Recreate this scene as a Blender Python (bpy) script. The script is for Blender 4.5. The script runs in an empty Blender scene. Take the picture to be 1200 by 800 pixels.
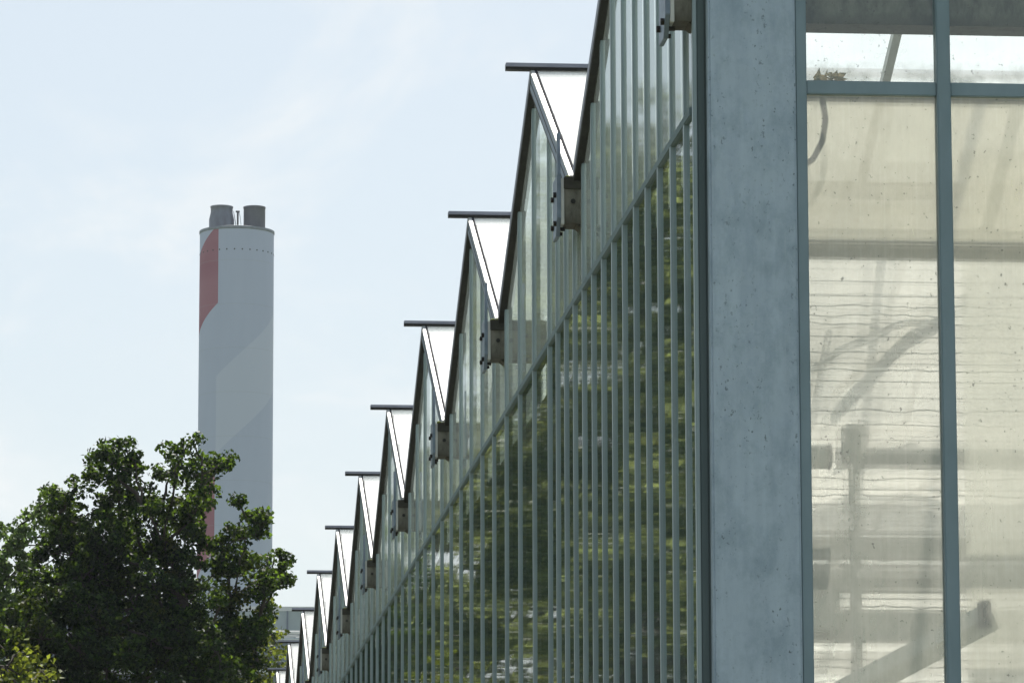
import bpy, bmesh, math, random
import numpy as np
from mathutils import Vector, Matrix

R = math.radians
PI = math.pi
scene = bpy.context.scene
col = scene.collection

# ------------------------------------------------------------------ camera constants (metres)
CAM_Z = 1.6
GX, GY = 2.023, 15.606          # foot of the greenhouse corner
Z_GUT, Z_RIDGE, Z_RAIL = 5.43, 6.36, 4.914
BAY, N_BAY = 4.0, 14
DEPTH = 16.0                    # how far the greenhouse runs back from the long facade
SUN_EL, SUN_AZ = 50.0, 11.0      # azimuth clockwise from +Y

# ------------------------------------------------------------------ node helpers
def new_mat(name):
    m = bpy.data.materials.new(name); m.use_nodes = True
    nt = m.node_tree; nt.nodes.clear()
    out = nt.nodes.new('ShaderNodeOutputMaterial')
    return m, nt, out

class N:
    """small wrapper to write node trees briefly"""
    def __init__(s, nt): s.nt = nt
    def n(s, t, **kw):
        nd = s.nt.nodes.new(t)
        for k, v in kw.items():
            if k in nd.inputs.keys() if isinstance(k, str) else False: pass
            setattr(nd, k, v)
        return nd
    def link(s, a, b): s.nt.links.new(a, b)
    def put(s, sock, v):
        if hasattr(v, 'is_linked') or isinstance(v, bpy.types.NodeSocket): s.link(v, sock)
        else: sock.default_value = v
    def math(s, op, a, b=0.0, c=None, clamp=False):
        nd = s.nt.nodes.new('ShaderNodeMath'); nd.operation = op; nd.use_clamp = clamp
        s.put(nd.inputs[0], a); s.put(nd.inputs[1], b)
        if c is not None: s.put(nd.inputs[2], c)
        return nd.outputs[0]
    def mapr(s, v, a, b, c=0.0, d=1.0, smooth=False):
        nd = s.nt.nodes.new('ShaderNodeMapRange')
        if smooth: nd.interpolation_type = 'SMOOTHSTEP'
        s.put(nd.inputs[0], v)
        for i, x in enumerate((a, b, c, d)): nd.inputs[i+1].default_value = x
        return nd.outputs[0]
    def mix(s, f, a, b):
        nd = s.nt.nodes.new('ShaderNodeMix'); nd.data_type = 'RGBA'
        s.put(nd.inputs[0], f)
        for i, v in ((6, a), (7, b)):
            if isinstance(v, tuple) and len(v) == 3: v = (*v, 1)
            s.put(nd.inputs[i], v)
        return nd.outputs[2]
    def noise(s, vec, scale, detail=4, rough=.55, dist=0.0):
        nd = s.nt.nodes.new('ShaderNodeTexNoise')
        nd.inputs['Scale'].default_value = scale; nd.inputs['Detail'].default_value = detail
        nd.inputs['Roughness'].default_value = rough; nd.inputs['Distortion'].default_value = dist
        if vec is not None: s.link(vec, nd.inputs['Vector'])
        return nd.outputs['Fac']
    def vscale(s, vec, k, add=(0, 0, 0)):
        nd = s.nt.nodes.new('ShaderNodeMapping')
        nd.inputs['Scale'].default_value = k; nd.inputs['Location'].default_value = add
        s.link(vec, nd.inputs['Vector']); return nd.outputs[0]
    def geo(s, o='Position'): return s.nt.nodes.new('ShaderNodeNewGeometry').outputs[o]
    def obj(s): return s.nt.nodes.new('ShaderNodeTexCoord').outputs['Object']
    def sep(s, v):
        nd = s.nt.nodes.new('ShaderNodeSeparateXYZ'); s.link(v, nd.inputs[0]); return nd.outputs
    def shader(s, t, **kw):
        nd = s.nt.nodes.new(t)
        for k, v in kw.items():
            if isinstance(v, tuple) and len(v) == 3 and k != 'Normal': v = (*v, 1)
            s.put(nd.inputs[k], v)
        return nd.outputs[0]
    def mixs(s, f, a, b):
        nd = s.nt.nodes.new('ShaderNodeMixShader')
        s.put(nd.inputs[0], f); s.link(a, nd.inputs[1]); s.link(b, nd.inputs[2]); return nd.outputs[0]
    def bump(s, h, strength, dist=.02):
        nd = s.nt.nodes.new('ShaderNodeBump'); nd.inputs['Strength'].default_value = strength
        nd.inputs['Distance'].default_value = dist; s.link(h, nd.inputs['Height']); return nd.outputs[0]

def pbr(name, c1, c2=None, rough=.5, metal=0.0, scale=6.0, stretch=(1, 1, 1), bump=0.0, spec=.5, lo=.35, hi=.7):
    m, nt, out = new_mat(name); n = N(nt)
    p = nt.nodes.new('ShaderNodeBsdfPrincipled')
    vec = n.vscale(n.geo(), stretch)
    f = n.noise(vec, scale, 6, .6)
    n.put(p.inputs['Base Color'], n.mix(n.mapr(f, lo, hi), c1, c2 or tuple(x*.8 for x in c1)))
    n.put(p.inputs['Roughness'], n.mapr(n.noise(vec, scale*2.3, 4), .3, .7, max(0, rough-.08), min(1, rough+.08)))
    p.inputs['Metallic'].default_value = metal
    p.inputs['Specular IOR Level'].default_value = spec
    if bump: n.link(n.bump(f, bump), p.inputs['Normal'])
    n.link(p.outputs[0], out.inputs[0]); return m

# ------------------------------------------------------------------ materials
M = {}
M['bar'] = pbr('galvanised_bar', (.30, .365, .39), (.235, .295, .32), .42, .25, 5, (1, 1, .25), .0)
M['front_bar'] = pbr('coated_bar', (.215, .285, .335), (.175, .24, .28), .5, .15, 7, (1, 1, .4))
M['rail'] = pbr('matt_rail', (.15, .20, .215), (.12, .165, .18), .75, 0, 5, (1, .3, 1), 0, .2)
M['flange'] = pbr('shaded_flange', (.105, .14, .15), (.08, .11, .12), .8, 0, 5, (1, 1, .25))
M['alu'] = pbr('bare_aluminium', (.55, .55, .53), (.45, .45, .45), .6, .2, 9, (1, .3, 1))
M['ridge'] = pbr('ridge_profile', (.27, .28, .34), (.20, .21, .26), .5, .3, 8)
M['shade_groove'] = pbr('black_shade_and_groove', (.012, .012, .012), (.02, .02, .018), .7, 0, 20)  # black for the verge's underside shade, the groove and the ridge foot
M['plate'] = pbr('galvanised_plate', (.20, .25, .32), (.13, .16, .2), .45, .35, 12)
M['bolt'] = pbr('dark_bolt', (.02, .022, .025), (.04, .03, .02), .5, .5, 40)
M['beam'] = pbr('interior_steel', (.50, .51, .48), (.40, .40, .37), .6, .1, 6)
M['dark_end'] = pbr('dark_plastic_cap', (.02, .022, .024), (.04, .04, .04), .6, 0, 30)
M['soil'] = pbr('greenhouse_floor', (.26, .25, .22), (.18, .17, .15), .9, 0, 3)

def m_gutter():
    m, nt, out = new_mat('weathered_gutter_metal'); n = N(nt)
    p = nt.nodes.new('ShaderNodeBsdfPrincipled')
    o = n.obj(); z = n.sep(o)[2]
    dirt = n.noise(n.vscale(o, (9, 9, 4)), 2.0, 8, .7)
    c = n.mix(n.mapr(dirt, .38, .62), (.085, .083, .07), (.215, .205, .18))
    # run-off stain below the lip and along the lower edge
    edge = n.math('ADD', n.mapr(z, .185, .15), n.mapr(z, .02, .06, 1, 0))
    c = n.mix(n.math('MULTIPLY', n.math('SUBTRACT', 1.0, n.mapr(z, .0, .045)), n.mapr(dirt, .3, .6), clamp=True), c, (.05, .045, .03))
    n.put(p.inputs['Base Color'], c); p.inputs['Roughness'].default_value = .7; p.inputs['Metallic'].default_value = .1
    n.link(p.outputs[0], out.inputs[0]); return m
M['gutter'] = m_gutter()
M['gutter_lip'] = pbr('gutter_lip_dirty', (.06, .055, .045), (.03, .03, .025), .8, 0, 14)
M['moss'] = pbr('yellow_moss', (.20, .22, .03), (.10, .13, .02), .95, 0, 60)

def m_post():
    m, nt, out = new_mat('galvanised_corner_steel'); n = N(nt)
    p = nt.nodes.new('ShaderNodeBsdfPrincipled')
    pos = n.geo()
    vor = nt.nodes.new('ShaderNodeTexVoronoi'); vor.feature = 'F1'; vor.inputs['Scale'].default_value = 46
    nd = nt.nodes.new('ShaderNodeTexNoise'); nd.inputs['Scale'].default_value = 30; n.link(pos, nd.inputs['Vector'])
    mx = nt.nodes.new('ShaderNodeMix'); mx.data_type = 'VECTOR'; mx.inputs[0].default_value = .05
    n.link(pos, mx.inputs[4]); n.link(nd.outputs['Color'], mx.inputs[5]); n.link(mx.outputs[1], vor.inputs['Vector'])
    spang = n.sep(vor.outputs['Color'])[0]
    streak = n.noise(n.vscale(pos, (14, 14, 1.1)), 1.6, 6, .65)
    blot = n.noise(n.vscale(pos, (7, 7, 4.5)), 1.4, 8, .7)
    c = n.mix(n.mapr(spang, 0, 1, 0, 1), (.32, .39, .475), (.375, .45, .535))
    c = n.mix(n.mapr(streak, .35, .7, 0, .55), c, (.47, .56, .65))
    c = n.mix(n.mapr(blot, .45, .66, 0, .75), c, (.245, .315, .385))
    # small pits and scuffs
    pit = n.noise(n.vscale(pos, (85, 85, 60)), 1.0, 3, .5)
    zone = n.mapr(n.noise(n.vscale(pos, (9, 9, 2.2)), 1.0, 4), .42, .64)
    c = n.mix(n.math('MULTIPLY', n.mapr(pit, .63, .70, 0, .75), zone), c, (.07, .085, .095))
    scratch = n.noise(n.vscale(pos, (160, 160, 3.0)), 1.0, 2, .4)
    c = n.mix(n.mapr(scratch, .70, .78, 0, .35), c, (.45, .51, .55))
    n.put(p.inputs['Base Color'], c)
    n.put(p.inputs['Roughness'], n.mapr(spang, 0, 1, .42, .62)); p.inputs['Metallic'].default_value = .35
    n.link(n.bump(n.math('ADD', spang, n.math('MULTIPLY', blot, 3)), .08, .01), p.inputs['Normal'])
    n.link(p.outputs[0], out.inputs[0]); return m
M['post'] = m_post()

def m_glass(name, tint, dust, dust_col, axis, wave, pane, dull=1.0, rough=.015, aniso=0.0, blur=0.0):
    """float glass as thin plates: Fresnel reflection off the slightly uneven outer face, tinted see-through and a film of dust.
    axis 0: facade plane (normal -X, runs along Y); axis 1: front wall (normal -Y, runs along X)"""
    m, nt, out = new_mat(name); n = N(nt)
    pos = n.geo(); s = n.sep(pos)
    u = s[1] if axis == 0 else s[0]; z = s[2]
    info = nt.nodes.new('ShaderNodeObjectInfo')
    rnd = info.outputs['Random']
    # uneven glass: the outer face wavers from side to side in level bands, another way in every pane
    comb = nt.nodes.new('ShaderNodeCombineXYZ')
    n.put(comb.inputs[0], n.math('MULTIPLY', u, pane[0])); n.put(comb.inputs[1], n.math('MULTIPLY', rnd, 137.0))
    n.put(comb.inputs[2], n.math('MULTIPLY', z, pane[1]))
    w1 = n.math('SUBTRACT', n.noise(comb.outputs[0], 1.0, 3, .6), .5)
    comb2 = nt.nodes.new('ShaderNodeCombineXYZ')
    n.put(comb2.inputs[0], n.math('MULTIPLY', u, .5)); n.put(comb2.inputs[1], n.math('MULTIPLY', rnd, 391.0))
    n.put(comb2.inputs[2], n.math('MULTIPLY', z, 1.3))
    w2 = n.math('SUBTRACT', n.noise(comb2.outputs[0], 1.0, 1, .5), .5)
    side = n.math('ADD', n.math('MULTIPLY', w1, wave), n.math('ADD', n.math('MULTIPLY', w2, wave*.3), n.math('MULTIPLY', n.math('SUBTRACT', rnd, .5), wave*.45)))
    off = nt.nodes.new('ShaderNodeCombineXYZ')
    n.put(off.inputs[1 if axis == 0 else 0], side); n.put(off.inputs[2], n.math('MULTIPLY', w2, wave*.15))
    va = nt.nodes.new('ShaderNodeVectorMath'); va.operation = 'ADD'; n.link(n.geo('Normal'), va.inputs[0]); n.link(off.outputs[0], va.inputs[1])
    vn = nt.nodes.new('ShaderNodeVectorMath'); vn.operation = 'NORMALIZE'; n.link(va.outputs[0], vn.inputs[0])
    nrm = vn.outputs[0]
    fr = nt.nodes.new('ShaderNodeFresnel'); fr.inputs['IOR'].default_value = 1.52
    back = n.geo('Backfacing')
    # two faces of the sheet reflect: R2 = 2R/(1+R)
    r = fr.outputs[0]
    r2 = n.math('DIVIDE', n.math('MULTIPLY', r, 2.0), n.math('ADD', r, 1.0))
    f = n.math('MULTIPLY', n.math('MULTIPLY', r2, dull), n.math('SUBTRACT', 1.0, back))
    gn = nt.nodes.new('ShaderNodeBsdfAnisotropic'); gn.inputs['Color'].default_value = (.95, .98, .97, 1)
    gn.inputs['Roughness'].default_value = rough; gn.inputs['Anisotropy'].default_value = aniso
    upv = nt.nodes.new('ShaderNodeCombineXYZ'); upv.inputs[2].default_value = 1.0
    n.link(upv.outputs[0], gn.inputs['Tangent']); n.link(nrm, gn.inputs['Normal']); gl = gn.outputs[0]
    tr = n.shader('ShaderNodeBsdfTransparent', Color=tint)
    if blur > 0:
        rf = n.shader('ShaderNodeBsdfRefraction', Color=tint, Roughness=blur, IOR=1.12)
        tr = n.mixs(.3, tr, rf)
    dn = n.noise(n.vscale(pos, (3, 3, 1.3)), 1.3, 7, .65)
    if axis == 1:
        mot = n.noise(n.vscale(pos, (24, 24, 13)), 1.0, 6, .7)
        spk = n.noise(n.vscale(pos, (75, 75, 62)), 1.0, 2, .5)
        sp = n.mapr(spk, .68, .73, 0, .8)
        run = n.noise(n.vscale(pos, (60, 60, 2.0)), 1.0, 4, .6)
        dcol = n.mix(n.math('ADD', n.mapr(mot, .4, .7, 0, .45), n.mapr(dn, .45, .68, 0, .5), clamp=True), dust_col, tuple(x*.72 for x in dust_col))
        dcol = n.mix(sp, dcol, (.06, .055, .045))
        df = n.math('ADD', n.mapr(dn, .3, .7, dust*.75, dust*1.2), n.math('ADD', n.mapr(run, .5, .75, 0, .05), n.math('MULTIPLY', sp, .5)), clamp=True)
        alg = n.math('MULTIPLY', n.mapr(n.math('ADD', z, n.math('MULTIPLY', mot, -.10)), 4.965, 5.03, 1, 0), n.math('GREATER_THAN', z, 5.0))
        alg = n.math('MULTIPLY', alg, n.mapr(n.noise(n.vscale(pos, (6, 6, 6)), 1.0, 4), .40, .62))
        dcol = n.mix(alg, dcol, (.20, .22, .10)); df = n.math('ADD', df, n.math('MULTIPLY', alg, .75), clamp=True)
    else:
        dcol = n.mix(n.mapr(dn, .35, .7), dust_col, tuple(x*.8 for x in dust_col))
        df = n.mapr(dn, .3, .7, dust*.6, dust*1.3)
    dustsh = n.mixs(.5, n.shader('ShaderNodeBsdfDiffuse', Color=dcol), n.shader('ShaderNodeBsdfTranslucent', Color=dcol))
    df = n.math('MULTIPLY', df, n.math('SUBTRACT', 1.0, back))
    base = n.mixs(df, tr, dustsh)
    n.link(n.mixs(f, base, gl), out.inputs[0]); return m
M['wall_glass'] = m_glass('facade_glass', (.84, .91, .88), .16, (.44, .49, .45), 0, .012, (.6, 7.0), dull=.92, rough=.0165, aniso=.55)
M['gable_glass'] = m_glass('gable_glass', (.86, .92, .90), .45, (.88, .91, .89), 0, .012, (.6, 5.0), dull=.7, rough=.028, aniso=.6)
M['front_glass'] = m_glass('dusty_front_glass', (.97, .97, .93), .36, (.89, .855, .77), 1, .004, (2, 2), blur=.06)
M['clear_glass'] = m_glass('front_glass', (.95, .97, .96), .05, (.75, .75, .68), 1, .004, (2, 2))

def m_translucent(name, c, trans=.6, clear=0.0, gloss=0.0, scale=4.0, var=.85, stretch=(1, 1, 1)):
    m, nt, out = new_mat(name); n = N(nt)
    pos = n.geo()
    cc = n.mix(n.mapr(n.noise(n.vscale(pos, stretch), scale, 6, .6), .35, .7), c, tuple(x*var for x in c))
    s = n.mixs(trans, n.shader('ShaderNodeBsdfDiffuse', Color=cc), n.shader('ShaderNodeBsdfTranslucent', Color=cc))
    if clear: s = n.mixs(clear, s, n.shader('ShaderNodeBsdfTransparent', Color=(.96, .97, .97)))
    if gloss:
        fr = nt.nodes.new('ShaderNodeLayerWeight'); fr.inputs[0].default_value = .2
        s = n.mixs(n.math('MULTIPLY', fr.outputs['Fresnel'], gloss), s, n.shader('ShaderNodeBsdfGlossy', Color=(1, 1, 1), Roughness=.12))
    n.link(s, out.inputs[0]); return m
M['roof'] = m_translucent('whitewashed_roof_glass', (.92, .93, .93), .55, .72, .18)
M['side_screen'] = m_translucent('dark_side_screen', (.20, .26, .25), .35, 0, 0, 3, .6)
M['pale_sheet'] = m_translucent('pale_translucent_sheet', (.93, .95, .94), .6, .3, 0, 2, .75)
M['beige_screen'] = m_translucent('beige_screen_cloth', (.64, .60, .48), .62, .2, 0, 10, .86)
M['white_cloth'] = m_translucent('white_shade_cloth', (.94, .915, .88), .72, .15, 0, 8, .9, (1, 1, .5))
M['film'] = m_translucent('hanging_plastic_film', (.88, .86, .78), .6, .4, .3, 12, .9, (1, 1, .3))
M['wire'] = pbr('grey_wire', (.22, .22, .20), (.16, .16, .15), .6, 0, 30)
M['pale_steel'] = pbr('pale_brace_steel', (.66, .66, .62), (.58, .58, .54), .6, 0, 30)
M['fine_wire'] = pbr('fine_pale_wire', (.42, .42, .39), (.34, .34, .31), .6, 0, 30)
M['dry'] = m_translucent('dry_leaf', (.8, .7, .54), .5, 0, 0, 30, .6)
M['clip'] = pbr('matt_dark_clip', (.07, .07, .075), (.05, .05, .055), .95, 0, 20, spec=0.0)
M['hose'] = pbr('dark_rubber_hose', (.03, .035, .04), (.05, .05, .05), .5, 0, 30)

def m_chimney():
    m, nt, out = new_mat('painted_concrete_chimney'); n = N(nt)
    p = nt.nodes.new('ShaderNodeBsdfPrincipled')
    o = n.obj(); s = n.sep(o)
    th = n.math('MULTIPLY', n.math('ARCTAN2', s[0], n.math('MULTIPLY', s[1], -1.0)), 180/PI)   # degrees, 0 facing the road
    z = s[2]
    def band(zt, zb, k, t0, t1, ref):
        """1 where the slanted band lies: between zt and zb at angle ref, rising by k m per degree"""
        off = n.math('MULTIPLY', n.math('SUBTRACT', th, ref), k)
        top = n.math('LESS_THAN', z, n.math('ADD', off, zt)); bot = n.math('GREATER_THAN', z, n.math('ADD', off, zb))
        ang = n.math('MULTIPLY', n.math('GREATER_THAN', th, t0), n.math('LESS_THAN', th, t1))
        return n.math('MULTIPLY', n.math('MULTIPLY', top, bot), ang)
    red1 = band(56.5, 51.1, .036, -150, -31, -31)
    red2 = band(40.2, 34.2, .036, -150, -34, -34)
    pale = band(46.1, 40.8, .041, -33, 140, -33)
    stain = n.noise(n.vscale(o, (1.4, 1.4, .12)), 1.2, 6, .6)
    c = n.mix(n.mapr(stain, .35, .75, 0, .35), (.41, .455, .595), (.36, .405, .54))
    c = n.mix(pale, c, (.46, .50, .625))
    red = n.math('MAXIMUM', red1, red2)
    panel = n.mapr(n.noise(n.vscale(o, (.1, .1, .35)), 1.0, 2), .4, .6)
    c = n.mix(red, c, n.mix(panel, (.27, .10, .135), (.31, .135, .17)))
    # fine pour joints
    j = n.math('LESS_THAN', n.math('FRACT', n.math('DIVIDE', z, 3.0)), .012)
    c = n.mix(n.math('MULTIPLY', j, .25), c, (.3, .32, .34))
    n.put(p.inputs['Base Color'], c); p.inputs['Roughness'].default_value = .7; p.inputs['Specular IOR Level'].default_value = .2
    n.link(p.outputs[0], out.inputs[0]); return m
M['chimney'] = m_chimney()
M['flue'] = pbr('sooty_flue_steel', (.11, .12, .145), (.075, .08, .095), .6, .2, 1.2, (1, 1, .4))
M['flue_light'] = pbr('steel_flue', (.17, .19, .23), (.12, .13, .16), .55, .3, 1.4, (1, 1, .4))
M['rim'] = pbr('rim_steel', (.20, .23, .27), (.15, .17, .2), .6, .2, 2)
M['void'] = pbr('dark_opening', (.02, .02, .022), (.03, .03, .03), .9, 0, 2)

M['hall'] = pbr('grey_wall_sheet', (.30, .35, .36), (.26, .31, .32), .6, .1, .5, (1, 1, .3))
M['hall_dark'] = pbr('blue_grey_wall_sheet', (.16, .19, .235), (.13, .16, .2), .6, .1, .5)
M['hall_trim'] = pbr('pale_parapet', (.55, .57, .58), (.45, .47, .48), .6, .1, .7)
M['duct'] = pbr('pale_duct_sheet', (.62, .62, .60), (.5, .5, .5), .5, .2, .7)
M['dark_glass'] = pbr('dark_window', (.02, .03, .06), (.03, .04, .07), .12, 0, 2, spec=.8)

def m_leaf(name, c, tl, bright=1.0, autumn=None):
    m, nt, out = new_mat(name); n = N(nt)
    ri = n.geo('Random Per Island'); pos = n.geo()
    big = n.noise(pos, .55, 3, .5)
    cc = n.mix(ri, tuple(x*.6 for x in c), tuple(x*1.35 for x in c))
    tc = n.mix(n.math('POWER', ri, 2.4), tuple(x*.45 for x in tl), tuple(x*2.9 for x in tl))
    if autumn:
        k = n.math('MULTIPLY', n.mapr(big, .56, .68), n.mapr(ri, .3, .8))
        cc = n.mix(k, cc, autumn); tc = n.mix(k, tc, tuple(x*1.5 for x in autumn))
    d = n.shader('ShaderNodeBsdfPrincipled', **{'Base Color': cc, 'Roughness': .55, 'Specular IOR Level': .07})
    t = n.shader('ShaderNodeBsdfTranslucent', Color=tc)
    n.link(n.mixs(.34, d, t), out.inputs[0]); return m
M['oak_leaf'] = m_leaf('dark_oak_leaf', (.012, .031, .014), (.075, .125, .010), autumn=(.07, .075, .012))
M['light_leaf'] = m_leaf('pale_leaf', (.075, .12, .045), (.13, .20, .045))
M['yellow_leaf'] = m_leaf('yellow_green_leaf', (.085, .11, .025), (.17, .20, .02), autumn=(.17, .12, .02))
M['row_leaf'] = m_leaf('row_tree_leaf', (.085, .11, .055), (.19, .22, .075), autumn=(.14, .13, .03))
M['bark'] = pbr('rough_bark', (.055, .045, .035), (.03, .026, .02), .95, 0, 8, (1, 1, .25), .5)

def m_ground(name, c1, c2, c3, sc):
    m, nt, out = new_mat(name); n = N(nt)
    p = nt.nodes.new('ShaderNodeBsdfPrincipled'); pos = n.geo()
    a = n.noise(pos, sc, 8, .7); b = n.noise(pos, sc*.07, 4, .6)
    c = n.mix(n.mapr(a, .3, .7), c1, c2); c = n.mix(n.mapr(b, .4, .65, 0, .6), c, c3)
    n.put(p.inputs['Base Color'], c); p.inputs['Roughness'].default_value = .95
    n.link(n.bump(a, .6, .05), p.inputs['Normal']); n.link(p.outputs[0], out.inputs[0]); return m
M['meadow'] = m_ground('meadow_ground', (.06, .095, .025), (.10, .125, .04), (.13, .12, .06), 3)
M['path'] = m_ground('gravel_path_surface', (.28, .26, .22), (.20, .19, .165), (.16, .155, .13), 25)
M['kerb'] = pbr('concrete_kerb', (.36, .35, .33), (.27, .265, .25), .85, 0, 5)

# ------------------------------------------------------------------ mesh helpers
class MB:
    def __init__(s): s.v = []; s.f = []; s.mi = []; s.sm = []
    def add(s, vs, fs, mi=0, smooth=False):
        b = len(s.v); s.v += [tuple(v) for v in vs]
        for f in fs: s.f.append(tuple(i+b for i in f)); s.mi.append(mi); s.sm.append(smooth)
    def box(s, x0, x1, y0, y1, z0, z1, mi=0):
        vs = [(x, y, z) for z in (z0, z1) for y in (y0, y1) for x in (x0, x1)]
        s.add(vs, [(0, 2, 3, 1), (4, 5, 7, 6), (0, 1, 5, 4), (2, 6, 7, 3), (0, 4, 6, 2), (1, 3, 7, 5)], mi); return s
    def prism(s, poly, axis, a, b, mi=0):
        """poly: 2D outline (counter-clockwise), extruded along axis from a to b"""
        def P(p, t):
            return (t, p[0], p[1]) if axis == 0 else ((p[0], t, p[1]) if axis == 1 else (p[0], p[1], t))
        n = len(poly); vs = [P(p, a) for p in poly]+[P(p, b) for p in poly]
        fs = [tuple(range(n))[::-1], tuple(range(n, 2*n))]+[(i, (i+1) % n, n+(i+1) % n, n+i) for i in range(n)]
        s.add(vs, fs, mi); return s
    def tube(s, pts, rad, n=10, mi=0, caps=True, smooth=True):
        pts = [Vector(p) for p in pts]
        rads = rad if hasattr(rad, '__len__') else [rad]*len(pts)
        vs = []; up = None
        for i, p in enumerate(pts):
            t = (pts[min(i+1, len(pts)-1)]-pts[max(i-1, 0)]).normalized()
            if up is None: up = Vector((0, 0, 1)) if abs(t.z) < .9 else Vector((1, 0, 0))
            a = t.cross(up).normalized(); b = a.cross(t).normalized(); up = b
            for k in range(n):
                an = 2*PI*k/n; vs.append(p+(a*math.cos(an)+b*math.sin(an))*rads[i])
        fs = []
        for i in range(len(pts)-1):
            for k in range(n):
                k2 = (k+1) % n; fs.append((i*n+k, i*n+k2, (i+1)*n+k2, (i+1)*n+k))
        s.add(vs, fs, mi, smooth)
        if caps:
            b = len(s.v)-len(vs)
            s.f.append(tuple(b+k for k in range(n))[::-1]); s.mi.append(mi); s.sm.append(False)
            s.f.append(tuple(b+(len(pts)-1)*n+k for k in range(n))); s.mi.append(mi); s.sm.append(False)
        return s
    def lathe(s, prof, n=48, mi=0, cx=0, cy=0, smooth=True):
        vs = [(cx+r*math.sin(2*PI*k/n), cy-r*math.cos(2*PI*k/n), z) for r, z in prof for k in range(n)]
        fs = [(i*n+k, i*n+(k+1) % n, (i+1)*n+(k+1) % n, (i+1)*n+k) for i in range(len(prof)-1) for k in range(n)]
        s.add(vs, fs, mi, smooth); return s
    def mesh(s, name, mats):
        me = bpy.data.meshes.new(name); me.from_pydata(s.v, [], s.f)
        for m in (mats if isinstance(mats, (list, tuple)) else [mats]): me.materials.append(m)
        me.polygons.foreach_set('material_index', s.mi); me.polygons.foreach_set('use_smooth', s.sm)
        me.update(); return me
    def build(s, name, mats, parent=None, loc=(0, 0, 0), bevel=0.0):
        me = s.mesh(name, mats)
        if bevel:
            bm = bmesh.new(); bm.from_mesh(me)
            bmesh.ops.bevel(bm, geom=[e for e in bm.edges], offset=bevel, segments=2, affect='EDGES', clamp_overlap=True)
            bm.to_mesh(me); bm.free()
        return link(name, me, parent, loc)

def link(name, me, parent=None, loc=(0, 0, 0)):
    o = bpy.data.objects.new(name, me); col.objects.link(o); o.location = loc
    if parent is not None: o.parent = parent
    return o
def tag(o, label=None, cat=None, group=None, kind=None):
    if label: o['label'] = label
    if cat: o['category'] = cat
    if group: o['group'] = group
    if kind: o['kind'] = kind
    return o
def empty(name, loc, label, cat, group=None, rz=0):
    o = bpy.data.objects.new(name, None); col.objects.link(o); o.location = loc; o.rotation_euler.z = rz
    return tag(o, label, cat, group)

# ------------------------------------------------------------------ ground
g = MB().box(-1500, 1500, -1500, 1500, -1.0, 0.0).build('ground', M['meadow']); tag(g, kind='structure')
p = MB().box(-3.2, 1.35, -40, 110, -.2, .012).build('path', M['path']); tag(p, kind='structure')
k = MB().box(1.35, 1.47, -40, 110, -.2, .12).build('kerb', M['kerb'], bevel=.012); tag(k, kind='structure')

# ------------------------------------------------------------------ greenhouse
gh = empty('greenhouse', (GX, GY, 0), 'long glass greenhouse with a row of pointed white gables and a steel corner post', 'greenhouse')
LEN = BAY*N_BAY
XF = 0.0          # outer face of the long facade's glass
YF = -.12         # outer face of the front wall's glass
SLOPE = math.atan2(Z_RIDGE-Z_GUT, BAY/2)
def roof_z(y):
    t = (y/BAY) % 1.0
    return Z_GUT+(Z_RIDGE-Z_GUT)*(1-abs(2*t-1))

# bars of the long facade: close set for the first bay and a half, wide after that
bars = [-.075]+[0.19+.4*i for i in range(14)]
y = bars[-1]+.8
while y < LEN-.2: bars.append(y); y += .8
edges = bars+[LEN]
rng = random.Random(4)
for i, yb in enumerate(bars):
    top = roof_z(yb)-.045
    mb = MB()
    w = .017; xb1 = .03 if i else .004
    mb.prism([(-.0105, yb-w), (xb1, yb-w), (xb1, yb+w), (-.0105, yb+w)], 2, .3, top)
    b = mb.build('mullion', M['bar'], gh, bevel=.003)
def prof_pane(name, y0, y1, z0, mat, tops=None, x=XF):
    """thin upright plate between y0 and y1 from z0 up to a line; tops: list of (y, z) from y0 to y1"""
    poly = [(y0, z0), (y1, z0)]+[(a, b) for a, b in reversed(tops)]
    mb = MB().prism(poly, 0, x, x+.005)
    return mb.build(name, mat, gh)
for i in range(len(edges)-1):
    a, b = edges[i]+.012, edges[i+1]-.012
    o = prof_pane('wall_pane', a, b, .32, M['wall_glass'], [(a, Z_RAIL-.015), (b, Z_RAIL-.015)])
    # tiny tilt, as set glass has
    ys = [a]+[t for t in [2.0*q for q in range(1, 2*N_BAY)] if a < t < b]+[b]
    prof_pane('gable_pane', a, b, Z_RAIL+.015, M['gable_glass'], [(t, roof_z(t)-.03) for t in ys])
MB().box(-.0112, .035, .01, LEN, Z_RAIL-.018, Z_RAIL+.018).build('transom', M['rail'], gh, bevel=.004)
MB().box(-.03, .04, -.02, LEN, .22, .32).build('sill', M['bar'], gh, bevel=.004)
MB().box(-.08, .12, -.02, LEN, -.2, .22).build('plinth', M['kerb'], gh)
# dark screen behind the facade glass; pale sheets added to whiten the gables
MB().box(.16, .166, .05, LEN, .3, Z_RAIL+.02).build('side_screen', M['side_screen'], gh)
for kbay in range(N_BAY):
    y0 = kbay*BAY
    MB().prism([(y0+.12, Z_RAIL+.02), (y0+BAY-.12, Z_RAIL+.02), (y0+BAY-.12, Z_GUT-.03), (y0+BAY/2, Z_RIDGE-.1), (y0+.12, Z_GUT-.03)], 0, .22, .224).build('gable_veil', M['pale_sheet'], gh)

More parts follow.
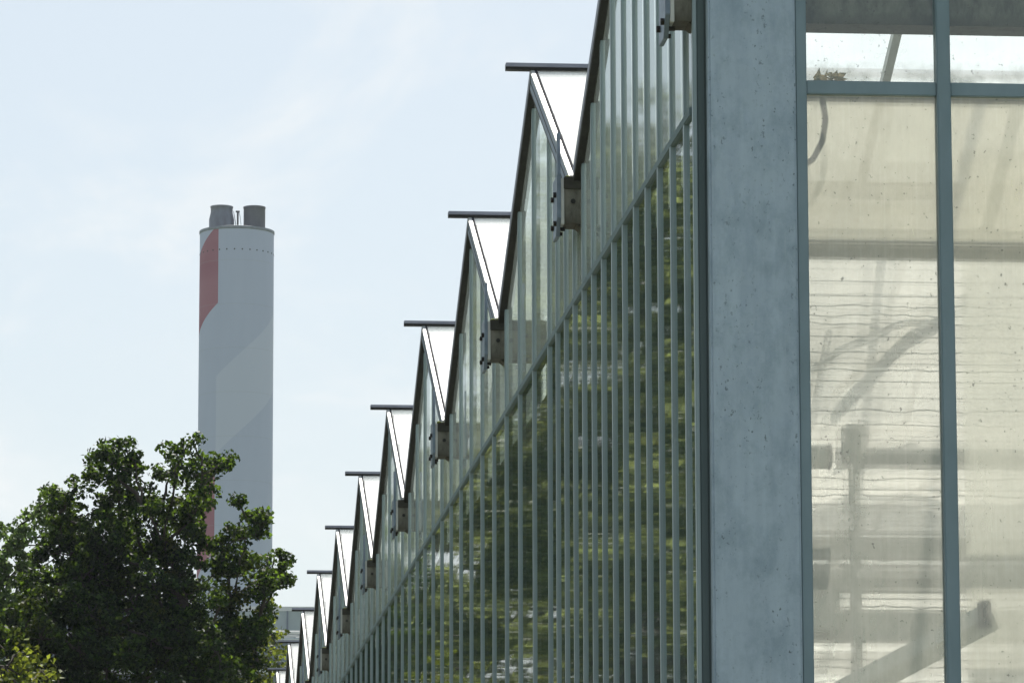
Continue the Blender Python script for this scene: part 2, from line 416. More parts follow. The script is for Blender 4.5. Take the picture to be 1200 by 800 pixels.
# roof, ridge, gutters bay by bay
def slope_poly(y0, z0, y1, z1, off0, off1):
    """band lying on the line y0,z0 -> y1,z1 between two offsets square to it (up positive)"""
    d = Vector((y1-y0, z1-z0)).normalized(); n = Vector((-d.y, d.x))
    if n.y < 0: n = -n
    A = Vector((y0, z0)); B = Vector((y1, z1))
    p = [A+n*off0, B+n*off0, B+n*off1, A+n*off1]
    pl = [(q.x, q.y) for q in p]
    ar = sum(pl[i][0]*pl[(i+1) % 4][1]-pl[(i+1) % 4][0]*pl[i][1] for i in range(4))
    return pl if ar > 0 else pl[::-1]
for kbay in range(N_BAY):
    y0, ym, y1 = kbay*BAY, kbay*BAY+BAY/2, (kbay+1)*BAY
    e = .085                                     # half the gutter, where the slope starts
    dz = e*math.tan(SLOPE)
    for near in (True, False):
        A = (y0+e, Z_GUT+dz*.6) if near else (y1-e, Z_GUT+dz*.6); B = (ym, Z_RIDGE)
        MB().prism(slope_poly(*A, *B, .010, .018), 0, .0, DEPTH).build('roof_slope', M['roof'], gh)
        # verge trim: aluminium cover standing proud of the facade, black strip under it paints the shade
        if near:
            MB().prism(slope_poly(*A, *B, .0025, .022), 0, -.036, -.0125).build('verge_trim', M['alu'], gh, bevel=.003)
            MB().prism(slope_poly(*A, *B, -.078, .002), 0, -.033, -.012).build('verge_shaded_face', M['plate'], gh, bevel=.002)  # side of the same trim, its shade put in as blue-grey
            MB().prism(slope_poly(*A, *B, -.040, -.034), 0, -.0345, -.0332).build('verge_groove', M['shade_groove'], gh)
            MB().prism(slope_poly(*A, *B, -.094, -.0785), 0, -.030, .02).build('verge_shade_strip', M['shade_groove'], gh)
        else:
            MB().prism(slope_poly(*A, *B, -.03, .022), 0, -.036, -.009).build('verge_trim', M['ridge'], gh, bevel=.003)
            MB().prism(slope_poly(*A, *B, -.047, -.0305), 0, -.034, .02).build('verge_shade_strip', M['shade_groove'], gh)
        if near:
            MB().prism(slope_poly(*A, *B, -.004, .023), 0, -.0122, -.001).build('glazing_clip', M['clip'], gh)
        if kbay < 5:
            for xb in [.47+.8*q for q in range(8)]:
                MB().prism(slope_poly(*A, *B, -.035, .0095), 0, xb-.018, xb+.018).build('glazing_bar', M['beam'], gh)
    jx = rng.uniform(-.012, .012)
    rd = MB().box(-.148+jx, DEPTH, ym-.03, ym+.03, Z_RIDGE+.031, Z_RIDGE+.051).build('ridge_bar', M['ridge'], gh, bevel=.002)
    MB().box(-.1478+jx, DEPTH, ym-.022, ym+.022, Z_RIDGE+.017, Z_RIDGE+.0305).build('ridge_foot', M['shade_groove'], rd)
for kg in range(N_BAY+1):
    yg = kg*BAY
    zb = Z_GUT-.205
    # channel: U section with sloped flanks, open on top
    out = [(-.095, .205), (-.095, .15), (-.075, .0), (.075, .0), (.095, .15), (.095, .205), (.088, .205), (.088, .152), (.069, .007), (-.069, .007), (-.088, .152), (-.088, .205)]
    gu = MB().prism([(yy, zz) for yy, zz in out], 0, -.075, DEPTH)
    G = gu.build('gutter', M['gutter'], gh, (0, yg, zb))
    MB().box(-.078, .05, -.108, -.0955, .15, .207).build('gutter_lip', M['gutter_lip'], G, bevel=.003)
    MB().box(-.0905, -.076, -.1, .1, -.008, .2).build('end_flange', M['alu'], G, bevel=.002)
    # flat hanging plate with chamfered foot, and the slim rod it continues into
    MB().prism([(-.1, .02), (-.04, -.055), (.1, -.055), (.1, .215), (-.1, .215)], 0, -.1085, -.091).build('hanging_plate', M['plate'], G, bevel=.002)
    MB().box(-.1065, -.0925, -.1, -.052, .2155, .41).build('hanging_rod', M['plate'], G, bevel=.002)
    for yy in (-.06, .06):
        for zz in (.0, .13):
            MB().tube([(-.122, yy, zz), (-.109, yy, zz)], .013, 6, smooth=False).build('bolt', M['bolt'], G)
            if zz == 0: MB().tube([(-.0905, yy, -.025), (-.07, yy, -.025)], .009, 6, smooth=False).build('bolt', M['bolt'], G)
    MB().tube([(-.035, -.0925, .098), (-.035, -.083, .098)], .011, 10).build('drain_hole', M['void'], G)
    MB().prism([(-.02, -.0005), (.03, -.0005), (.03, -.06), (.015, -.05), (.005, -.02)][::-1], 1, -.06, .06).build('support_bracket', M['gutter_lip'], G)
    if rng.random() < .75:
        mm = MB()
        for q in range(14):
            xq = -.07+rng.random()*.06; s_ = .006+rng.random()*.008
            mm.lathe([(s_*.2, .205+s_), (s_, .205+s_*.5), (s_*1.1, .203)][::-1], 6, 0, xq, -.095+rng.random()*.05)
        mm.build('moss', M['moss'], G)
# steel columns and trellis under each gutter, seen through the glass
for kg in range(0, 6):
    yg = kg*BAY
    for xc in (.9, 4.9, 8.9, 12.9):
        if kg: MB().box(xc-.04, xc+.04, yg-.03, yg+.03, .0, Z_GUT-.21).build('column', M['beam'], gh)
MB().box(.05, DEPTH, -.02, LEN, -.1, .02).build('floor', M['soil'], gh)
# far walls
MB().box(DEPTH, DEPTH+.006, -.1, LEN, .0, Z_GUT).build('rear_wall', M['pale_sheet'], gh)
MB().prism([(0.02, 0.0), (DEPTH, 0.0), (DEPTH, Z_GUT), (.02, Z_GUT)], 1, LEN, LEN+.006).build('end_wall', M['pale_sheet'], gh)

# corner post: broad folded sheet, return flange on the facade side
cp = MB().prism([(.036, -.165), (.35, -.165), (.35, -.10), (.036, -.10)], 2, 0, 6.6)
cpo = cp.build('corner_post', M['post'], gh, bevel=.008)
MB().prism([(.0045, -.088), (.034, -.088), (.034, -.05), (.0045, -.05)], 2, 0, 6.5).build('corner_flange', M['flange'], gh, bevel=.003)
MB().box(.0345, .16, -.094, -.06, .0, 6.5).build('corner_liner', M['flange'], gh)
MB().box(.351, .392, -.15, -.09, .0, 6.55).build('front_jamb', M['front_bar'], gh, bevel=.004)
# front wall
fx = [.3925]+[.888+.5*i for i in range(18)]
for i, xm in enumerate(fx[1:]):
    MB().box(xm-.025, xm+.025, -.150, -.085, .2, 6.3 if i < 6 else Z_GUT).build('front_mullion', M['front_bar'], gh, bevel=.004)
for i in range(len(fx)-1):
    a = fx[i]+(.0 if i == 0 else .0255); b = fx[i+1]-.0255
    MB().box(a, b, -.138, -.088, 4.953, 5.003).build('front_transom', M['front_bar'], gh, bevel=.003)
    MB().box(a+.001, b-.001, YF, YF+.005, .25, 4.9525).build('front_pane', M['front_glass'], gh)
    MB().box(a+.001, b-.001, YF, YF+.005, 5.0035, 6.2).build('front_top_pane', M['clear_glass'], gh)
MB().box(.39, DEPTH, -.15, -.08, .0, .2).build('front_sill', M['kerb'], gh)
# steelwork just inside the front wall
bm_ = MB().box(.10, 9.0, 1.0, 1.10, 3.10, 3.22); bm_.build('cross_beam', M['beam'], gh, bevel=.006)
MB().box(.30, .66, .92, .998, 3.13, 3.28).build('beam_bracket', M['beam'], gh, bevel=.006)
MB().box(.697, .735, .87, .915, .02, 3.90).build('upright', M['beam'], gh, bevel=.004)
MB().box(.672, .760, .86, .925, 3.78, 3.905).build('upright_clamp', M['beam'], gh, bevel=.006)
for za, zb2, yy in ((3.521, 3.607, 2.0), (3.39, 3.477, 2.05)):
    MB().box(.1, 12, yy, yy+.06, za, zb2).build('rail_beam', M['beam'], gh, bevel=.005)
br = MB(); A = Vector((.60, .62, 2.86)); B = Vector((1.165, .56, 3.155))
br.tube([A, B], .054, 4, smooth=False); br.build('brace', M['pale_steel'], gh)
MB().box(1.10, 1.150, .485, .505, 3.10, 3.205).build('brace_cap', M['dark_end'], gh, bevel=.006)
for A, B, r in (((.953, 2.68, 4.20), (1.46, 2.68, 4.66), .022), ((.862, 2.68, 4.20), (.935, 2.68, 4.54), .02), ((.70, 2.68, 4.36), (1.36, 2.68, 4.60), .012),
                ((.95, 2.68, 3.98), (1.30, 2.68, 4.06), .010), ((.90, 2.68, 3.42), (1.02, 2.68, 3.62), .016), ((.97, 2.68, 3.66), (1.42, 2.68, 3.86), .010)):
    MB().tube([(A[0]-.02, A[1], A[2]+.08), (B[0]-.02, B[1], B[2]+.08)], r, 6).build('truss_brace', M['pale_steel'], gh)

MB().tube([(.12, .385, 5.055), (8.8, .385, 5.055)], .017, 10).build('shadow_rod', M['gutter_lip'], gh)  # dark rod added for the shadow zone under the transom
# things hanging inside the greenhouse
def cloth(name, x0, x1, y, z0, z1, amp, nx, nz, mat, seed, thick=.003):
    rr = random.Random(seed); ph = [rr.random()*6 for _ in range(6)]
    mb = MB(); vs = []
    for side in (0,):
        for j in range(nz+1):
            for i in range(nx+1):
                x = x0+(x1-x0)*i/nx; z = z0+(z1-z0)*j/nz
                w = amp*(math.sin(x*9+ph[0])+.5*math.sin(x*23+ph[1]+z*1.5)+.4*math.sin(z*7+ph[2]+x*3))
                vs.append((x, y+w+side*thick, z))
    n1 = (nx+1)*(nz+1); fs = []
    for j in range(nz):
        for i in range(nx):
            a = j*(nx+1)+i; fs.append((a, a+1, a+nx+2, a+nx+1))
    mb.add(vs, fs, 0, True)
    return mb.build(name, mat, None, (GX, GY, 0))
rs = cloth('roller_screen', .12, 8.8, .40, 4.47, 5.10, .004, 120, 14, M['beige_screen'], 3)
tag(rs, 'beige cloth screen let down inside the upper front glass panes', 'screen')
MB().tube([(.12, .40, 4.478), (8.8, .40, 4.470)], .030, 12).build('hem_tube', M['beige_screen'], rs)
MB().tube([(.12, .385, 4.515), (8.8, .385, 4.507)], .006, 6).build('hem_cord', M['wire'], rs)
sc_ = cloth('shade_cloth', .2, 10, 2.6, .05, 5.1, .02, 160, 60, M['white_cloth'], 5)
tag(sc_, 'white shade cloth strung with level wires behind the front glass', 'shade cloth')
zz = 3.0; rr = random.Random(8)
while zz < 4.75:
    pts = []; wav = rr.random() < .3
    for i in range(61):
        x = .25+i*.05
        pts.append((x, 2.5, zz+(.004*math.sin(x*17+zz*40+1.3*math.sin(x*5.1+zz*9))+.003*math.sin(x*43+3*math.sin(x*7+zz*5)) if wav else .001*math.sin(x*3))))
    MB().tube(pts, .0032 if wav else .0025, 5).build('wire', M['fine_wire'], sc_); zz += rr.uniform(.022, .07)
pf = cloth('plastic_curtain', 1.12, 5.2, .80, .1, 4.95, .008, 60, 30, M['film'], 9)
tag(pf, 'milky plastic curtain hanging inside the glass at the edge of the photo', 'curtain')
hp = MB().tube([(GX+.70, GY+1.2, 3.82), (GX+8, GY+1.2, 3.84)], .042, 14).build('heating_pipe', M['beam'])
tag(hp, 'long grey pipe running level behind the dusty front glass', 'pipe')
pe = MB().tube([(GX+.30, GY+.25, 3.70), (GX+.513, GY+.25, 3.70)], .047, 12).build('vent_pipe', M['beam'])
tag(pe, 'short dark pipe stub poking out behind the corner post', 'pipe')
MB().tube([(GX+.5135, GY+.25, 3.70), (GX+.523, GY+.25, 3.70)], .05, 12).build('end_cap', M['wire'], pe)
dl = MB(); rr = random.Random(15)
for q in range(16):
    c = Vector((GX+.44+rr.random()*.09, GY-.075+rr.random()*.05, 5.012+rr.random()*.03)); a_ = Vector((rr.uniform(-1, 1), rr.uniform(-.6, .6), rr.uniform(-.3, .8))).normalized()*.026
    b_ = Vector((rr.uniform(-1, 1), rr.uniform(-1, 1), rr.uniform(-1, 1))).cross(a_).normalized()*.012; n_ = a_.cross(b_).normalized()*.0015
    dl.add([c-a_, c+b_+n_*3, c+a_, c-b_+n_*3, c-a_+n_, c+b_+n_*4, c+a_+n_, c-b_+n_*4], [(3, 2, 1, 0), (4, 5, 6, 7), (0, 1, 5, 4), (1, 2, 6, 5), (2, 3, 7, 6), (3, 0, 4, 7)])
dlo = dl.build('dry_leaves', M['dry'])
tag(dlo, 'small heap of dry brown leaves on the transom behind the top pane', 'dry leaves')
hs = MB().tube([(GX+.472, GY+.02, 4.975), (GX+.487, GY+.03, 4.90), (GX+.476, GY+.03, 4.82), (GX+.44, GY+.03, 4.75), (GX+.38, GY+.03, 4.71)], .011, 8).build('hose', M['hose'])
tag(hs, 'dark hose curling down inside the glass below the transom by the corner post', 'hose')

# ------------------------------------------------------------------ chimney
CX, CY = 15.0, 600.0
ch = empty('chimney', (CX, CY, -1.6), 'tall pale industrial chimney with red and white slanted paint and two short flues', 'chimney'); ch.scale = (2, 2, 2)
Rc = 2.53
MB().lathe([(Rc*1.012, 0), (Rc*1.008, 20), (Rc, 50), (Rc*.997, 56.28)], 96).build('shaft', M['chimney'], ch)
MB().lathe([(Rc*.998, 56.16), (Rc*1.014, 56.2), (Rc*1.014, 56.36), (Rc*.9, 56.42), (.05, 56.5)], 96, smooth=False).build('rim', M['rim'], ch)
for cx, pr, mt in ((-1.05, [(.86, 56.4), (.86, 57.2), (.78, 57.55), (.75, 57.7), (.75, 58.0), (.78, 58.02), (.78, 58.1), (.70, 58.1), (.70, 57.0)], 'flue_light'),
                   (1.18, [(.74, 56.4), (.74, 57.98), (.765, 58.0), (.765, 58.1), (.68, 58.1), (.68, 57.0)], 'flue')):
    fl = MB().lathe(pr, 40, 0, cx, 0).build('flue', M[mt], ch)
    MB().lathe([(.01, 57.05), (.7 if cx < 0 else .68, 57.05)], 40, 0, cx, 0).build('flue_mouth', M['void'], fl)
MB().box(-.02, .10, -.3, -.1, 56.45, 57.7).build('mast', M['void'], ch)
an = MB().box(-.1, .17, -.32, -.08, 57.7, 57.78).build('mast_head', M['void'], ch)
MB().tube([(.12, -.2, 57.7), (.2, -.2, 57.4), (.26, -.2, 56.9), (.28, -.2, 56.4)], .02, 5).build('cable', M['rim'], ch)
MB().tube([(-.25, -.3, 57.75), (-.12, -.3, 57.0), (-.06, -.3, 56.45)], .025, 5).build('cable', M['rim'], ch)
for t in range(30):
    th = R(-17+12*t)
    d = Vector((math.sin(th), -math.cos(th), 0))
    MB().tube([d*(Rc-.06)+Vector((0, 0, 54.75)), d*(Rc+.012)+Vector((0, 0, 54.75))], .05, 8).build('vent_hole', M['void'], ch)

# ------------------------------------------------------------------ industrial hall behind the far gables
ih = empty('industrial_hall', (17.0, 400.0, 0), 'grey flat roofed industrial hall with pale ducts behind the far gables', 'building')
MB().box(-26, 1.0, 8, 50, 0, 40.9).build('wall', M['hall'], ih)
MB().box(-26.1, 1.1, 7.9, 50.1, 40.902, 41.3).build('parapet', M['hall_trim'], ih)
for q in range(12):
    MB().box(-25+q*2.3, -24.85+q*2.3, 7.92, 7.998, 20, 40.9).build('wall_seam', M['hall_dark'], ih)
an2 = MB().box(-30, .3, 0, 7.9, 0, 37.4).build('annex', M['hall_dark'], ih)
MB().box(-30.1, .4, -.15, 7.88, 37.402, 37.6).build('annex_roof', M['hall_trim'], an2)
for dzz, rr_ in ((38.55, .17), (38.2, .16)):
    MB().tube([(-26, 4.0, dzz), (-.8, 4.0, dzz)], rr_, 14).build('duct', M['duct'], ih)
for q in range(11): MB().box(-25.5+q*2.4, -25.3+q*2.4, 3.8, 4.2, 37.61, 38.1).build('duct_post', M['hall_dark'], ih)
MB().box(-5.2, -.5, 1.4, 3.4, 37.61, 37.85).build('roof_unit', M['hall'], ih)
MB().box(-29.9, .25, -.5, -.002, 34.4, 34.85).build('ledge', M['hall_trim'], ih)
for q in range(26):
    wv = MB().box(-29+q*1.12, -28.25+q*1.12, -.05, -.002, 34.95, 35.6).build('window', M['hall_trim'], ih)
    MB().box(-28.92+q*1.12, -28.33+q*1.12, -.07, -.0505, 35.0, 35.54).build('window_pane', M['dark_glass'], wv)

# ------------------------------------------------------------------ trees
def leaves_mesh(name, centers, counts, spread, size, mat, rs, flat=.75):
    """leaf blades as folded diamonds scattered round clump centres"""
    C = np.repeat(np.asarray(centers), counts, axis=0); S = np.repeat(np.asarray(spread), counts)
    n = len(C)
    d = rs.normal(size=(n, 3)); d /= np.linalg.norm(d, axis=1)[:, None]
    rad = S*rs.random(n)**.45
    P = C+d*rad[:, None]*np.array([1, 1, flat])
    nr = rs.normal(size=(n, 3))+d*.7+np.array([0, 0, .45]); nr /= np.linalg.norm(nr, axis=1)[:, None]
    a = np.cross(nr, rs.normal(size=(n, 3))); a /= np.linalg.norm(a, axis=1)[:, None]
    b = np.cross(nr, a)
    L = size*(.65+.7*rs.random(n))[:, None]; W = L*(.32+.12*rs.random(n))[:, None]
    tip = P+a*L*.5; base = P-a*L*.5
    lf = P+b*W+nr*L*.10+a*L*.06; rt = P-b*W+nr*L*.10+a*L*.06
    V = np.stack([base, rt, tip, lf], 1).reshape(-1, 3)
    me = bpy.data.meshes.new(name)
    me.vertices.add(4*n); me.vertices.foreach_set('co', V.ravel().astype(np.float32))
    me.loops.add(6*n); me.polygons.add(2*n)
    i0 = np.arange(n)*4
    li = np.stack([i0, i0+1, i0+2, i0, i0+2, i0+3], 1).ravel()
    me.loops.foreach_set('vertex_index', li.astype(np.int32))
    me.polygons.foreach_set('loop_start', (np.arange(2*n)*3).astype(np.int32))
    me.polygons.foreach_set('loop_total', np.full(2*n, 3, np.int32))
    me.materials.append(mat); me.update(calc_edges=True); me.validate()
    return me

def bent(a, b, rs, k=4, sag=.12):
    a = np.array(a, float); b = np.array(b, float); L = np.linalg.norm(b-a); pts = []
    for i in range(k+1):
        t = i/k; p_ = a+(b-a)*t
        if 0 < i < k: p_ = p_+rs.normal(size=3)*L*.05
        p_[2] += L*sag*math.sin(t*PI)*.5; pts.append(tuple(p_))
    return pts

def make_tree(name, loc, label, cat, trunk_h, trunk_r, lobes, dens, leaf, mat, seed, clump=(.24, .46), lpc=55, group=None, fill=.45, stray=.0):
    rs = np.random.RandomState(seed)
    root = empty(name, loc, label, cat, group)
    tb = MB()
    th = trunk_h
    tb.tube([(0, 0, -.1), (.04, .02, th*.3), (-.05, .05, th*.65), (.05, 0, th)], [trunk_r*1.25, trunk_r, trunk_r*.85, trunk_r*.6], 12)
    tr = tb.build('trunk', M['bark'], root)
    lb = MB(); centers = []; spread = []; counts = []
    for (x, y, z, r) in lobes:
        c = np.array((x, y, z))
        best = None
        for q in lobes:
            q = np.array(q[:3]); dd = np.linalg.norm(q-c)
            if q[2] < z-.15 and dd > .2:
                cost = dd*(1.0+1.2*max(0, (abs(q[0])-abs(c[0]))))
                if best is None or cost < best[0]: best = (cost, q)
        if best is None or z < th*1.1:
            lb.tube(bent((0, 0, min(th*.95, max(z-.8, th*.4))), c, rs), [trunk_r*.45, trunk_r*.36, trunk_r*.28, trunk_r*.2, trunk_r*.12], 6)
        else:
            lb.tube(bent(best[1], c, rs, 3, .05), [max(.02, .11*r), max(.018, .08*r), .03, .014], 6)
        k_ = max(4, int(dens*r*r))
        for _ in range(k_):
            d = rs.normal(size=3); d /= np.linalg.norm(d)
            if rs.random_sample() < .12 and d[2] < 0: d[2] *= -1
            q = c+d*r*(fill+(1-fill)*rs.random_sample()**.6)*np.array([1, 1, .92])
            s_ = clump[0]+(clump[1]-clump[0])*rs.random_sample()**1.5
            centers.append(q); spread.append(s_); counts.append(max(6, int(lpc*(s_/.36)**2)))
            if rs.random_sample() < .3: lb.tube([tuple(c+(q-c)*.1), tuple(c+(q-c)*.55+rs.normal(size=3)*.05), tuple(q)], [.022, .015, .007], 4, caps=False)
    link_mesh = leaves_mesh('crown', centers, counts, spread, leaf, mat, rs)
    link('crown', link_mesh, root)
    lb.build('limbs', M['bark'], root)
    return root

# the dark oak: lobes as (x across, height above ground, radius), depth scattered
rs0 = random.Random(21)
PX = 110/5230.0
def pxl(px, py, rp, Y, x0):
    s_ = Y/5230.0
    return ((px-133.8)*s_-x0, CAM_Z+(1222.7-py)*s_, rp*s_)
oak = []
spec = [(124, 556, 30), (136, 534, 13), (118, 533, 13), (105, 546, 13), (148, 556, 14), (190, 552, 20), (191, 529, 10), (216, 530, 12), (228, 548, 18), (248, 550, 10), (222, 575, 18), (258, 545, 8),
        (72, 590, 22), (95, 600, 26), (130, 600, 24), (60, 610, 16), (178, 592, 20), (205, 603, 24), (221, 592, 12), (110, 640, 42), (60, 650, 34), (160, 648, 36), (205, 650, 34), (250, 650, 20),
        (269, 618, 13), (269, 596, 7), (282, 618, 13), (300, 606, 8), (303, 618, 7), (276, 640, 12), (262, 660, 22), (302, 662, 18), (322, 648, 9), (337, 652, 7), (334, 668, 6), (322, 672, 12), (339, 684, 5), (318, 694, 11), (300, 690, 16),
        (30, 700, 40), (90, 710, 52), (150, 715, 52), (210, 715, 50), (262, 708, 34), (300, 726, 16), (50, 780, 55), (120, 790, 60), (190, 790, 60), (250, 780, 46), (290, 770, 24),
        (95, 650, 25), (72, 640, 24), (112, 660, 24), (58, 690, 26), (85, 690, 26), (130, 625, 20), (150, 600, 18), (189, 650, 16), (165, 655, 18), (210, 670, 20), (185, 752, 24), (130, 665, 22), (160, 575, 12), (215, 615, 22), (170, 625, 22), (110, 745, 32), (170, 750, 33), (225, 755, 32), (70, 750, 30), (20, 750, 30), (140, 690, 30), (200, 700, 29), (100, 680, 29), (270, 745, 24), (100, 870, 80), (190, 880, 80), (270, 860, 60), (20, 860, 70), (150, 950, 90), (60, 960, 70), (250, 950, 70)]
OX = 1.1
for (a, b, r) in spec:
    if a > 270: a -= (a-270)*.17
    x, z, rr_ = pxl(a, b, r, 110, OX)
    if 8 < r < 30: rr_ *= 1.14
    oak.append((x, rs0.uniform(-1.3, 1.3), z, rr_*(1 if r < 34 else .8)))
    if 12 < r < 34: oak.append((x+rs0.uniform(-.25, .25), rs0.uniform(-1.8, 1.8), z-rs0.uniform(.1, .45), rr_*.7))
    if r >= 30 and z < 13.2:
        out_ = min(4.4, max(0, 14.6-z)*.75+.6)
        for _q in range(4 if r < 45 else 6):
            oak.append((x+rs0.uniform(-.8, .8), -out_*rs0.uniform(.5, 1.15), z-rs0.uniform(.15, 1.3), rs0.uniform(.28, .6)))
make_tree('oak_tree', (OX, 110, 0), 'big dark green oak tree in front of the chimney', 'tree', 5.6, .33, oak, 50, .115, M['oak_leaf'], 3, (.15, .32), 105)

def lobeset(spec, Y, x0, seed, dy=1.5):
    rr = random.Random(seed); o = []
    for (a, b, r) in spec:
        x, z, q = pxl(a, b, r, Y, x0); o.append((x, rr.uniform(-dy, dy), z, q))
    return o
ash = lobeset([(40, 590, 14), (25, 605, 16), (10, 620, 18), (50, 620, 18), (20, 640, 26), (45, 600, 10), (60, 590, 9), (-20, 640, 30), (0, 680, 40), (-40, 700, 50), (30, 720, 40), (-20, 780, 60), (20, 830, 60), (-60, 850, 70), (0, 930, 70)], 128, -3.6, 5)
make_tree('ash_tree', (-3.6, 128, 0), 'airy paler green tree behind the oak at its outer edge', 'tree', 7, .25, ash, 44, .15, M['light_leaf'], 7, (.2, .42), 48)
maple = lobeset([(296, 712, 14), (282, 740, 22), (308, 735, 14), (312, 760, 16), (300, 780, 24), (270, 780, 30), (322, 790, 12), (295, 830, 40), (250, 760, 28), (320, 850, 30), (280, 900, 50), (310, 950, 40)], 140, 4.2, 6)
make_tree('maple_tree', (4.2, 140, 0), 'sunlit yellow green tree between the oak and the grey hall', 'tree', 5, .2, maple, 34, .15, M['yellow_leaf'], 8, (.2, .4), 34)
bush = lobeset([(40, 790, 22), (15, 770, 16), (0, 790, 26), (60, 800, 18), (25, 830, 40), (-20, 830, 40), (60, 850, 34), (10, 900, 50), (50, 940, 40), (-30, 930, 50), (20, 1000, 60), (0, 1080, 60), (50, 1070, 45)], 78, -1.75, 9, .8)
make_tree('hazel_bush', (-1.75, 78, 0), 'bright yellow green bush in the lower corner below the oak', 'bush', 2.6, .09, bush, 70, .12, M['yellow_leaf'], 12, (.13, .26), 30)

# trees along the path, mirrored in the facade glass
def row_lobes(rr, H, W):
    o = []
    for _ in range(33):
        t = rr.random(); z = H*(.12+.80*t); w = W*(1-.9*max(0, t-.55)**1.1)
        an = rr.random()*2*PI; q = w*math.sqrt(rr.random())
        o.append((q*math.cos(an), q*math.sin(an), z, rr.uniform(.55, 1.3)))
    o.append((0, 0, H*.93, .8)); return o
ROW = [(-6.9, 58, 16.2, 3.0, 'tall leafy tree mirrored in the facade glass right beside the corner post'),
       (-8.0, 71, 19.6, 3.8, 'leafy tree mirrored in the facade glass beneath the front gable'),
       (-8.9, 84, 21.2, 4.1, 'broad tree mirrored in the glass below the second gable'),
       (-8.2, 99, 24.0, 4.5, 'large tree mirrored in the glass under the third gable'),
       (-9.4, 118, 27.0, 5.2, 'big round tree mirrored in the glass under the middle gables'),
       (-10.5, 142, 31.0, 5.8, 'distant tree mirrored in the glass under the farther gables'),
       (-8.6, 107, 24, 4.4, 'dense tree mirrored in the glass between the third and fourth gables'),
       (-10.1, 130, 28, 5.4, 'dense dark tree mirrored in the glass under the fifth gable'),
       (-11.3, 157, 32, 6.0, 'bushy tree mirrored in the glass below the sixth and seventh gables'),
       (-13.7, 196, 36, 7.2, 'wide tree mirrored in the glass near the smallest gables'),
       (-12.3, 175, 35, 6.6, 'far tall tree mirrored in the glass low beneath the small far gables'),
       (-14.7, 222, 41, 7.6, 'farthest tree mirrored in the glass near the end of the facade')]
for i, (x, y, H, W, lb) in enumerate(ROW):
    rr = random.Random(40+i)
    make_tree('row_tree', (x, y, 0), lb, 'tree', H*.5, .28, row_lobes(rr, H, W), 14, .19, M['row_leaf'], 50+i, (.35, .75), 46, 'trees along the path')

# ------------------------------------------------------------------ summer haze
hm, hnt, hout = new_mat('pale_air')
vol = hnt.nodes.new('ShaderNodeVolumePrincipled')
vol.inputs['Color'].default_value = (.82, .88, 1.0, 1); vol.inputs['Density'].default_value = .00006; vol.inputs['Anisotropy'].default_value = .35
hnt.links.new(vol.outputs[0], hout.inputs['Volume'])
hz = MB().box(-1510, 1510, -1510, 1510, -4.5, 125.0).build('haze', hm); tag(hz, kind='stuff')

# ------------------------------------------------------------------ world and sun
w = bpy.data.worlds.new('World'); scene.world = w; w.use_nodes = True
nt = w.node_tree; nt.nodes.clear(); n = N(nt)
out = nt.nodes.new('ShaderNodeOutputWorld')
sky = nt.nodes.new('ShaderNodeTexSky'); sky.sky_type = 'NISHITA'; sky.sun_disc = False
sky.sun_elevation = R(SUN_EL); sky.sun_rotation = R(SUN_AZ); sky.altitude = 50
sky.air_density = 1.0; sky.dust_density = 2.0; sky.ozone_density = 1.0
tc = nt.nodes.new('ShaderNodeTexCoord')
d = n.sep(tc.outputs['Generated'])
zc = n.math('MAXIMUM', d[2], .02)
cmb = nt.nodes.new('ShaderNodeCombineXYZ')
n.put(cmb.inputs[0], n.math('DIVIDE', d[0], zc)); n.put(cmb.inputs[1], n.math('DIVIDE', d[1], zc))
cir = n.noise(n.vscale(cmb.outputs[0], (2.2, .55, 1), (3.1, 1.7, 0)), 1.0, 7, .6, .6)
vc = n.noise(n.vscale(tc.outputs['Generated'], (9, 9, 26)), 1.0, 6, .55, .4)
base = n.mix(.5, sky.outputs[0], (7.3, 8.35, 8.75))
bank = n.math('MULTIPLY', n.mapr(n.noise(n.vscale(tc.outputs['Generated'], (11, 11, 16), (.6, 0, .9)), 1.0, 5, .55, .3), .42, .66, 0, 1, True), n.mapr(d[2], .10, .19, 1, 0, True))
cf = n.math('ADD', n.mapr(cir, .52, .76, 0, .75, True), n.math('MULTIPLY', bank, .65), clamp=True)
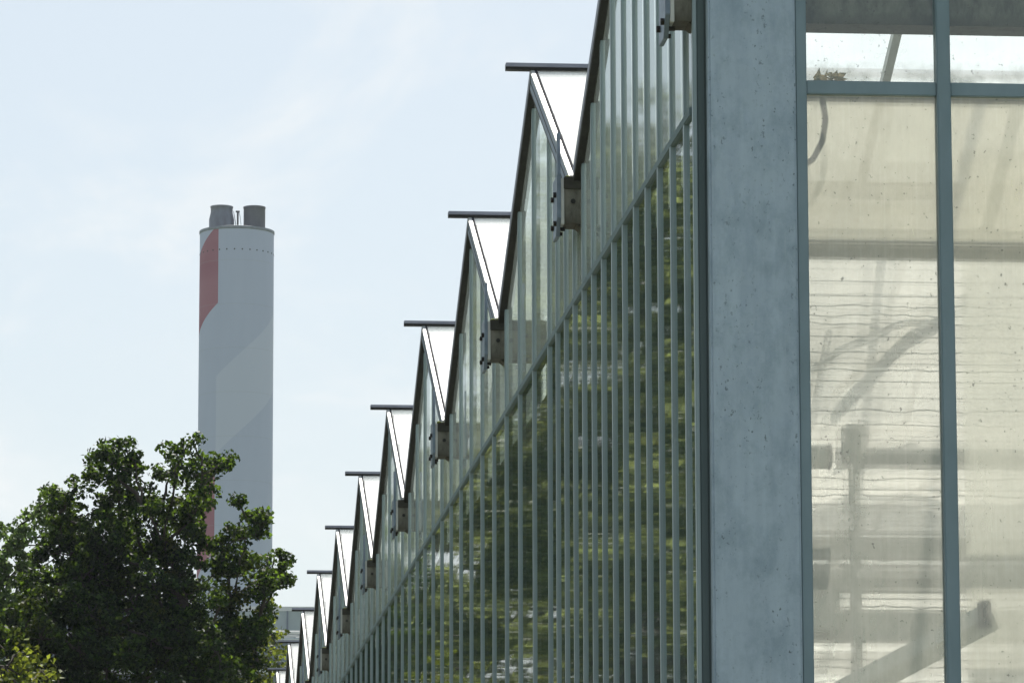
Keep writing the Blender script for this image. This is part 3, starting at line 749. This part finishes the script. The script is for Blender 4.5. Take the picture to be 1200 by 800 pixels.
cc = n.mix(cf, base, (8.9, 9.15, 9.15))
bg = nt.nodes.new('ShaderNodeBackground'); bg.inputs['Strength'].default_value = .055
n.link(cc, bg.inputs[0]); n.link(bg.outputs[0], out.inputs[0])

sd = Vector((math.sin(R(SUN_AZ))*math.cos(R(SUN_EL)), math.cos(R(SUN_AZ))*math.cos(R(SUN_EL)), math.sin(R(SUN_EL))))
sl = bpy.data.lights.new('sun', 'SUN'); sl.energy = 5.0; sl.angle = R(.53); sl.color = (1, .955, .88)
so = bpy.data.objects.new('sun', sl); col.objects.link(so); so.rotation_euler = (-sd).to_track_quat('-Z', 'Y').to_euler(); so.location = (0, 0, 80)

# ------------------------------------------------------------------ camera
cd = bpy.data.cameras.new('camera'); cd.sensor_width = 36; cd.lens = 36*5229.9/1200; cd.clip_end = 6000; cd.clip_start = .1
co = bpy.data.objects.new('camera', cd); col.objects.link(co); scene.camera = co
yaw, pitch, roll = R(5.0124), R(8.9504), R(-.1283)
fw = Vector((math.sin(yaw)*math.cos(pitch), math.cos(yaw)*math.cos(pitch), math.sin(pitch)))
rt = Vector((math.cos(yaw), -math.sin(yaw), 0)); up = rt.cross(fw)
c_, s_ = math.cos(roll), math.sin(roll)
r2 = rt*c_+up*s_; u2 = up*c_-rt*s_
r2, u2 = rt*c_-up*(-s_), up*c_+rt*(-s_)
co.matrix_world = Matrix(((r2.x, u2.x, -fw.x, 0), (r2.y, u2.y, -fw.y, 0), (r2.z, u2.z, -fw.z, CAM_Z), (0, 0, 0, 1)))

# ------------------------------------------------------------------ render settings
scene.render.engine = 'CYCLES'
scene.cycles.use_denoising = True
scene.cycles.max_bounces = 14; scene.cycles.transparent_max_bounces = 24; scene.cycles.diffuse_bounces = 5
scene.cycles.transmission_bounces = 10; scene.cycles.glossy_bounces = 5
scene.cycles.sample_clamp_indirect = 8
scene.view_settings.view_transform = 'Standard'; scene.view_settings.look = 'None'
scene.view_settings.exposure = 0.9; scene.view_settings.gamma = 1.0
